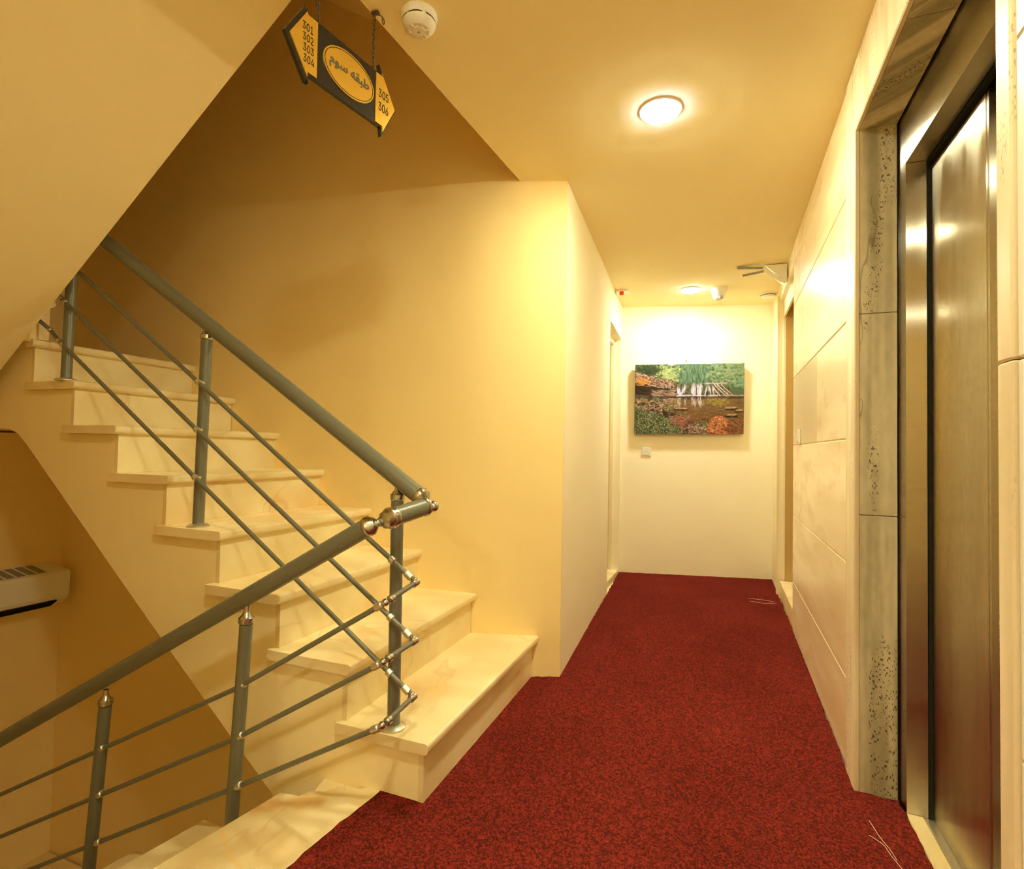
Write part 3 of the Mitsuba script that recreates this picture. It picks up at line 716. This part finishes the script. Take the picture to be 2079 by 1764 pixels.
s2_ = thing('smoke_detector', 'small white cone shaped detector on the ceiling right of the far downlight', 'smoke detector')
c2x, c2y = -0.035, 4.47
obj('base', lathe_down([(0, 0.0005), (0.060, 0.0005), (0.061, 0.008), (0.058, 0.014)], c2x, c2y, HC), 'white_plastic', s2_, 30)
obj('cone', lathe_down([(0.056, 0.014), (0.046, 0.060), (0.034, 0.085), (0.018, 0.092), (0, 0.093)], c2x, c2y, HC), 'white_plastic', s2_, 30)
obj('lens', bx(c2x + 0.006, c2x + 0.030, c2y - 0.046, c2y - 0.024, HC - 0.090, HC - 0.066, 0.004), 'grey_plastic', s2_, False)

s3_ = thing('smoke_detector', 'small white detector on the ceiling tucked against the right wall above the door', 'smoke detector')
obj('base', lathe_down([(0, 0.0005), (0.058, 0.0005), (0.058, 0.012)], 0.33, 4.74, HC), 'white_plastic', s3_, 30)
obj('head', lathe_down([(0.054, 0.016), (0.050, 0.030), (0.030, 0.036), (0, 0.037)], 0.33, 4.74, HC), 'white_plastic', s3_, 30)
obj('slot', lathe_down([(0.052, 0.012), (0.052, 0.016)], 0.33, 4.74, HC), 'dark_slot', s3_, False)

al = thing('alarm_indicator', 'small white alarm lamp with a red lens on the ceiling at the left wall', 'alarm light')
obj('base', bx(-0.800, -0.700, 4.27, 4.36, HC - 0.016, HC - 0.0005, 0.004), 'white_plastic', al, False)
obj('lens', bx(-0.765, -0.735, 4.262, 4.285, HC - 0.042, HC - 0.0165, 0.003), 'red_plastic', al, False, 'red lens')

# wireless box with two flat antennas at the top of the right wall
ro = thing('wireless_router', 'white wall box with two flat grey antennas under the ceiling above the right door', 'router')
m = trimesh.convex.convex_hull(np.array([(0.262, 3.99, 2.318), (0.392, 3.99, 2.318), (0.392, 3.99, 2.19), (0.262, 4.10, 2.318), (0.392, 4.10, 2.318), (0.392, 4.10, 2.19)]))
obj('bracket', m, 'white_plastic', ro, False)
obj('arm', cat(tube([[0.250, 3.985, 2.305], [0.262, 3.982, 2.285], [0.30, 3.98, 2.25], [0.345, 3.98, 2.215], [0.385, 3.985, 2.195]], 0.013, 10)), 'white_plastic', ro, 30)
def bar(a, b, w, t):
    a, b = np.array(a, float), np.array(b, float); d = unit(b - a); yv = np.array([0, 1.0, 0]); zv = np.cross(d, yv)
    return trimesh.convex.convex_hull(np.array([p + s * w * yv + q * t * zv for p in (a, b) for s in (-1, 1) for q in (-1, 1)]))
obj('antenna', bar((0.085, 3.99, 2.318), (0.252, 3.985, 2.300), 0.012, 0.0045), 'grey_plastic', ro, False, 'flat grey antenna')
obj('antenna', bar((0.120, 3.99, 2.262), (0.250, 3.985, 2.278), 0.012, 0.0045), 'grey_plastic', ro, False, 'flat grey antenna')

# ================================================================ picture and switches
def end_frame(m):
    """(s along the end wall, h up, o out of it) to the world"""
    v = np.asarray(m.vertices)
    a = EA + EN * 0.0
    xy = a + v[:, :1] * ED + v[:, 2:3] * EN
    return trimesh.Trimesh(np.concatenate([xy, v[:, 1:2]], 1), m.faces, process=False)
# the wall's s coordinate of a world x
def es(x):
    return (x - EA[0]) / ED[0]
pc = thing('canvas_picture', 'unframed canvas print of a forest waterfall hung on the end wall', 'picture')
P0, P1 = (es(-0.722), 1.202), (es(0.152), 1.800)
TH0, TH1 = 0.020, 0.050
hexa = np.array([(s, h + (0.012 * ((s - P0[0]) / (P1[0] - P0[0]))) , o) for s in (P0[0], P1[0]) for h in (P0[1], P1[1]) for o in (0.014 if h < 1.5 else 0.030, 0.056 if h < 1.5 else 0.072)])
obj('stretcher', end_frame(trimesh.convex.convex_hull(hexa)), 'canvas_side', pc, False)
NU, NV = 460, 300
u, v = np.meshgrid(np.linspace(0, 1, NU), np.linspace(0, 1, NV))     # v from the top
def nz(su, sv, seed, oct_=4):
    return meshkit.fbm(np.stack([u * su, v * sv, np.full_like(u, seed * 3.7)], -1), oct_, seed)
def sst(a, b, x):
    t = np.clip((x - a) / (b - a), 0, 1); return t * t * (3 - 2 * t)
def lay(img, col, a):
    a = np.clip(a, 0, 1)[..., None]
    return img * (1 - a) + np.broadcast_to(np.asarray(col, float), img.shape) * a
def c8(*c):
    return (np.array(c) / 255.0) ** 2.2
prng = np.random.default_rng(21)
ASP = 1.46
def dabs(img, n, where, ru, rv, cols, alpha=0.8, tilt=0.0, jitter=0.22):
    """n soft elliptical brush marks; where(): a random (u, v); rv, ru: half sizes; cols: list of colours"""
    cols = [c8(*c) for c in cols]
    for _ in range(n):
        cu, cv = where()
        a, b = ru * (0.5 + prng.random()), rv * (0.5 + prng.random())
        R_ = max(a, b) * 1.5
        x0, x1 = int(max(0, (cu - R_) * NU)), int(min(NU, (cu + R_) * NU + 2))
        y0, y1 = int(max(0, (cv - R_ * ASP) * NV)), int(min(NV, (cv + R_ * ASP) * NV + 2))
        if x1 <= x0 or y1 <= y0:
            continue
        th = tilt + 0.5 * (prng.random() - 0.5)
        du_, dv_ = u[y0:y1, x0:x1] - cu, (v[y0:y1, x0:x1] - cv) / ASP
        p_, q_ = du_ * math.cos(th) + dv_ * math.sin(th), -du_ * math.sin(th) + dv_ * math.cos(th)
        m_ = sst(1.15, 0.55, np.hypot(p_ / a, q_ / b)) * alpha
        c_ = cols[prng.integers(len(cols))] * (1 + jitter * (prng.random() - 0.5) * 2)
        w_ = img[y0:y1, x0:x1]
        img[y0:y1, x0:x1] = w_ * (1 - m_[..., None]) + c_ * m_[..., None]
    return img
def inside(test):
    def f():
        while True:
            q = prng.random(2)
            if test(q[0], q[1]):
                return q
    return f
def box_(u0, u1, v0, v1):
    return lambda: (u0 + (u1 - u0) * prng.random(), v0 + (v1 - v0) * prng.random())
G_DARK = [(58, 70, 40), (66, 84, 48), (52, 64, 40)]
G_MID = [(98, 116, 70), (84, 106, 62), (112, 128, 78)]
G_LIGHT = [(150, 166, 96), (134, 158, 92), (164, 176, 104)]
BROWN = [(112, 86, 56), (92, 70, 44), (132, 104, 68)]
DARKB = [(58, 48, 32), (68, 56, 36), (48, 40, 28)]
PALE = [(190, 166, 128), (172, 142, 104), (204, 184, 150)]
n1 = nz(9, 6, 1)
img = np.zeros(u.shape + (3,)) + c8(88, 104, 66)
# forest
img = dabs(img, 240, box_(0, 1, -0.02, 0.30), 0.030, 0.05, G_DARK + G_MID, 0.7)
img = dabs(img, 500, box_(0.36, 0.68, -0.02, 0.29), 0.006, 0.040, [(70, 96, 60), (98, 126, 84), (84, 112, 74), (120, 146, 102)], 0.7)
img = dabs(img, 600, box_(0.66, 1.0, -0.02, 0.34), 0.016, 0.012, [(92, 130, 92), (70, 98, 62), (120, 150, 106), (136, 160, 96)], 0.65)
img = dabs(img, 320, box_(0.0, 0.40, -0.02, 0.20), 0.016, 0.014, G_DARK + G_MID, 0.7)
img = dabs(img, 330, lambda: (0.30 + 0.055 * prng.standard_normal(), 0.16 + 0.09 * prng.standard_normal()), 0.012, 0.009, G_LIGHT + [(176, 190, 98)], 0.7)
img = dabs(img, 160, lambda: (0.86 + 0.07 * prng.standard_normal(), 0.12 + 0.07 * prng.standard_normal()), 0.014, 0.006, G_LIGHT, 0.55, 0.3)
img = dabs(img, 90, lambda: (0.13 + 0.05 * prng.standard_normal(), 0.08 + 0.03 * prng.standard_normal()), 0.016, 0.014, G_DARK, 0.7)
img = dabs(img, 8, lambda: (0.335 + 0.010 * prng.standard_normal(), -0.005), 0.012, 0.012, [(226, 230, 198)], 0.8)
# cliff at the left
cliff = inside(lambda a, b: a < 0.40 and 0.11 + 0.40 * a < b < 0.46)
img = dabs(img, 900, cliff, 0.020, 0.010, BROWN + DARKB, 0.75, 0.25)
img = dabs(img, 520, inside(lambda a, b: a < 0.36 and 0.10 + 0.42 * a < b < 0.24 + 0.42 * a and b < 0.42), 0.010, 0.005, PALE + BROWN, 0.7, 0.3)
img = dabs(img, 170, lambda: (0.06 + 0.04 * prng.standard_normal(), 0.24 + 0.025 * prng.standard_normal()), 0.011, 0.006, [(196, 140, 58), (176, 120, 50), (208, 160, 84)], 0.75)
img = dabs(img, 330, inside(lambda a, b: a < 0.36 and 0.31 + 0.14 * a < b < 0.42 + 0.06 * a), 0.030, 0.008, DARKB, 0.75, 0.2)
img = dabs(img, 150, inside(lambda a, b: 0.16 < a < 0.38 and 0.37 < b < 0.45), 0.026, 0.004, BROWN + PALE, 0.55, 0.22)
# rock step under the falls
img = dabs(img, 320, box_(0.385, 0.86, 0.305, 0.45), 0.009, 0.022, [(72, 76, 46), (94, 98, 60), (54, 50, 34), (112, 112, 70)], 0.8)
for c0, w0, dr_, top_, n_ in ((0.392, 0.012, 0.030, 0.325, 60), (0.470, 0.010, -0.045, 0.30, 60), (0.545, 0.019, 0.0, 0.275, 120), (0.580, 0.008, 0.0, 0.28, 40), (0.606, 0.018, -0.008, 0.28, 110), (0.665, 0.006, -0.014, 0.30, 34), (0.688, 0.005, 0.012, 0.31, 26), (0.715, 0.005, 0.014, 0.30, 26)):
    def fallpt():
        t = prng.random()
        return c0 + dr_ * t ** 0.8 + w0 * 0.7 * prng.standard_normal() * 0.8, top_ + 0.03 + (0.435 - top_ - 0.03) * t
    img = dabs(img, int(n_ * 0.55), fallpt, 0.0017, 0.030, [(232, 226, 212), (206, 200, 186), (238, 232, 222)], 0.7)
img = dabs(img, 130, box_(0.39, 0.76, 0.443, 0.460), 0.012, 0.003, [(222, 214, 196), (196, 184, 160)], 0.7)
# fallen logs
for (ua, va, ub, vb, w) in ((0.73, 0.29, 0.84, 0.46, 0.005), (0.755, 0.29, 0.87, 0.455, 0.005), (0.79, 0.285, 0.895, 0.44, 0.0035), (0.72, 0.33, 0.79, 0.465, 0.005)):
    th_ = math.atan2((vb - va) / ASP, ub - ua)
    for t in np.linspace(0, 1, 26):
        img = dabs(img, 1, lambda: (ua + (ub - ua) * t ** 1.15, va + (vb - va) * t), 0.010, w, [(220, 196, 166), (196, 168, 134), (228, 208, 184)], 0.75, th_)
img = dabs(img, 110, box_(0.64, 0.84, 0.272, 0.29), 0.014, 0.003, [(206, 190, 160), (150, 132, 92)], 0.6)
img = dabs(img, 150, box_(0.80, 1.0, 0.450, 0.475), 0.018, 0.004, [(206, 180, 140), (186, 156, 116), (150, 122, 86)], 0.7)
# pool
pool = sst(0.460, 0.475, v) * sst(0.0, 0.05, u - 0.24 - 0.25 * sst(0.52, 0.78, v))
water = c8(116, 98, 56)[None, None] * (1 - sst(0.55, 0.85, v))[..., None] + c8(120, 84, 48)[None, None] * sst(0.55, 0.85, v)[..., None]
img = img * (1 - pool[..., None]) + water * pool[..., None]
img = dabs(img, 420, box_(0.36, 1.0, 0.50, 0.82), 0.035, 0.0035, [(142, 122, 66), (100, 74, 42), (128, 96, 54), (86, 66, 40)], 0.45)
img = dabs(img, 120, box_(0.22, 1.0, 0.465, 0.50), 0.030, 0.005, [(70, 62, 46), (84, 74, 54), (58, 50, 40)], 0.6)
for c0, w0, n_ in ((0.405, 0.016, 50), (0.465, 0.012, 26), (0.545, 0.018, 80), (0.606, 0.020, 90)):
    img = dabs(img, n_ // 2, lambda: (c0 + w0 * 0.6 * prng.standard_normal(), 0.49 + 0.11 * prng.random()), 0.003, 0.018, [(212, 200, 176), (188, 172, 140)], 0.5)
img = dabs(img, 60, lambda: (0.76 + 0.05 * prng.standard_normal(), 0.54 + 0.03 * prng.standard_normal()), 0.014, 0.010, [(150, 136, 60)], 0.5)
# foreground rocks and bushes
def fgtest(a, b):
    return b > 0.49 + 0.34 * float(sst(0.16, 0.55, np.array(a)))
img = dabs(img, 1100, inside(fgtest), 0.022, 0.013, BROWN + DARKB, 0.75, 0.1)
img = dabs(img, 700, inside(fgtest), 0.009, 0.005, BROWN + PALE + DARKB, 0.7)
img = dabs(img, 200, inside(lambda a, b: 0.0 < a < 0.42 and 0.49 < b < 0.66), 0.012, 0.007, [(150, 148, 76), (188, 164, 134), (122, 122, 62), (170, 130, 104)], 0.65)
img = dabs(img, 1500, inside(lambda a, b: b > 0.62 + 0.45 * a and a < 0.42), 0.008, 0.010, G_DARK + G_MID + [(74, 62, 38)], 0.75, 0.5)
img = dabs(img, 800, inside(lambda a, b: b > 0.60 + 0.50 * a and a < 0.45), 0.0045, 0.005, G_LIGHT + PALE[:2] + G_MID, 0.7)
img = dabs(img, 260, lambda: (0.655 + 0.035 * prng.standard_normal(), 0.90 + 0.05 * prng.standard_normal()), 0.009, 0.006, G_DARK + G_MID + [(118, 150, 70)], 0.75)
img = dabs(img, 150, lambda: (0.43 + 0.05 * prng.standard_normal(), 0.82 + 0.05 * prng.standard_normal()), 0.014, 0.008, [(168, 112, 84), (142, 96, 66), (120, 84, 56)], 0.65)
img = dabs(img, 200, inside(lambda a, b: 0.50 < a < 0.66 and b > 0.86), 0.009, 0.006, PALE + BROWN, 0.65)
img = dabs(img, 330, inside(lambda a, b: ((a - 0.775) / 0.105) ** 2 + ((b - 0.90) / 0.15) ** 2 < 1), 0.016, 0.009, [(180, 110, 54), (150, 88, 44), (206, 138, 78), (120, 70, 36)], 0.75, 0.3)
img = dabs(img, 160, inside(lambda a, b: ((a - 0.775) / 0.10) ** 2 + ((b - 0.88) / 0.14) ** 2 < 1), 0.007, 0.004, [(222, 160, 100), (100, 62, 34), (232, 182, 128)], 0.7)
img = dabs(img, 220, inside(lambda a, b: a > 0.86 and b > 0.80 + 0.3 * (0.95 - a)), 0.020, 0.006, [(130, 88, 50), (104, 70, 42), (150, 106, 62)], 0.65, 0.5)
for uc, vc, ru, rv in ((0.885, 0.635, 0.050, 0.030), (0.89, 0.735, 0.045, 0.030), (0.43, 0.64, 0.06, 0.025), (0.96, 0.67, 0.035, 0.025)):
    img = dabs(img, 70, lambda: (uc + ru * (prng.random() - 0.5) * 2, vc + rv * 0.8 * prng.random()), 0.012, 0.007, DARKB + [(86, 72, 42)], 0.75)
    img = dabs(img, 46, lambda: (uc + ru * (prng.random() - 0.5) * 1.8, vc - rv * 0.6 * prng.random()), 0.010, 0.0045, [(186, 156, 98), (160, 134, 80), (196, 150, 96)], 0.75)
img = img * (0.80 + 0.40 * nz(150, 96, 19, 2)[..., None])
img = np.clip(0.80 * img * np.array([1.05, 0.95, 1.40]) + 0.006, 0, 1)
# the print is pasted on the stretcher's slanted front
ss = P0[0] + (P1[0] - P0[0]) * u; hh = P1[1] + (P0[1] - P1[1]) * v + 0.012 * u
oo = 0.0725 + (0.0565 - 0.0725) * v
idx = np.arange(NU * NV).reshape(NV, NU)
q0, q1, q2, q3 = idx[:-1, :-1].ravel(), idx[:-1, 1:].ravel(), idx[1:, 1:].ravel(), idx[1:, :-1].ravel()
grid = trimesh.Trimesh(np.stack([ss.ravel(), hh.ravel(), oo.ravel()], 1), np.vstack([np.stack([q0, q2, q1], 1), np.stack([q0, q3, q2], 1)]), process=False)
obj('print', end_frame(grid), 'canvas_print', pc, False, color=img.reshape(-1, 3))
sm = es(-0.30)
obj('nail', end_frame(lathe([(0, 0.003), (0.8, 0.003), (0.82, 0.006), (1, 0.006)], (sm, 1.842, 0.001), (sm, 1.842, 0.014), 10)), 'old_iron', pc, 30)
obj('hanging_cord', end_frame(tube([(sm - 0.02, 1.80, 0.018), (sm + 0.005, 1.824, 0.016), (sm + 0.03, 1.818, 0.018), (sm + 0.06, 1.80, 0.018)], 0.0022, 6)), 'grey_plastic', pc, True)

def rocker(frame, parent):
    obj('plate', frame(bx(-0.042, 0.042, -0.042, 0.042, 0.0006, 0.009, 0.003)), 'white_plastic', parent, False)
    obj('rocker', frame(trimesh.convex.convex_hull(np.array([(x, y, o) for x in (-0.031, 0.031) for y, o in ((-0.031, 0.013), (0.031, 0.019))] + [(x, y, 0.0092) for x in (-0.031, 0.031) for y in (-0.031, 0.031)]))), 'white_plastic', parent, False)
    obj('mark', frame(bx(-0.006, 0.006, -0.001, 0.001, 0.0162, 0.0166)), 'grey_plastic', parent, False)
sw = thing('light_switch', 'white square light switch on the end wall below the picture', 'light switch')
def f1(m):
    v = np.asarray(m.vertices) + np.array([es(-0.620), 1.055, 0.0])
    return end_frame(trimesh.Trimesh(v, m.faces, process=False))
rocker(f1, sw)
sw2 = thing('light_switch', 'cream square light switch on the stone tiles of the right wall beside the door', 'light switch')
def f2(m):
    v = np.asarray(m.vertices)
    return trimesh.Trimesh(np.stack([XR - v[:, 2], 3.36 + v[:, 0] * 1.0, 1.148 + v[:, 1]], 1), m.faces, process=False)
rocker(f2, sw2)

# ================================================================ air conditioner on the landing wall
ac = thing('air_conditioner', 'cream wall air conditioner on the wall below the half landing', 'air conditioner')
AX0, AX1, AY1, AY0, AZ0, AZ1 = -3.799, -3.600, 2.085, 1.30, 0.085, 0.285
prof = [(AX0, AZ0 + 0.01), (AX0 + 0.11, AZ0), (AX0 + 0.13, AZ0 + 0.004), (AX1 - 0.012, AZ0 + 0.042), (AX1, AZ0 + 0.065), (AX1 + 0.004, AZ1 - 0.014), (AX1 - 0.004, AZ1), (AX0, AZ1 + 0.035)]
obj('housing', prism_y(Polygon(prof), AY0, AY1), 'white_plastic', ac, False)
obj('outlet', prism_y(Polygon([(AX0 + 0.125, AZ0 + 0.001), (AX1 - 0.014, AZ0 + 0.0385), (AX1 - 0.010, AZ0 + 0.032), (AX0 + 0.13, AZ0 - 0.006)]), AY0 + 0.06, AY1 - 0.055), 'dark_slot', ac, False, 'dark air outlet')
for k in range(12):
    y = AY1 - 0.14 - 0.05 * k
    tz = lambda x: AZ1 + 0.0352 - 0.035 * (x - AX0) / (AX1 - 0.004 - AX0)
    obj('grille_slot', prism_y(Polygon([(AX0 + 0.03, tz(AX0 + 0.03) + 0.0003), (AX1 - 0.03, tz(AX1 - 0.03) + 0.0003), (AX1 - 0.03, tz(AX1 - 0.03) + 0.002), (AX0 + 0.03, tz(AX0 + 0.03) + 0.002)]), y, y + 0.036), 'grey_plastic', ac, False)
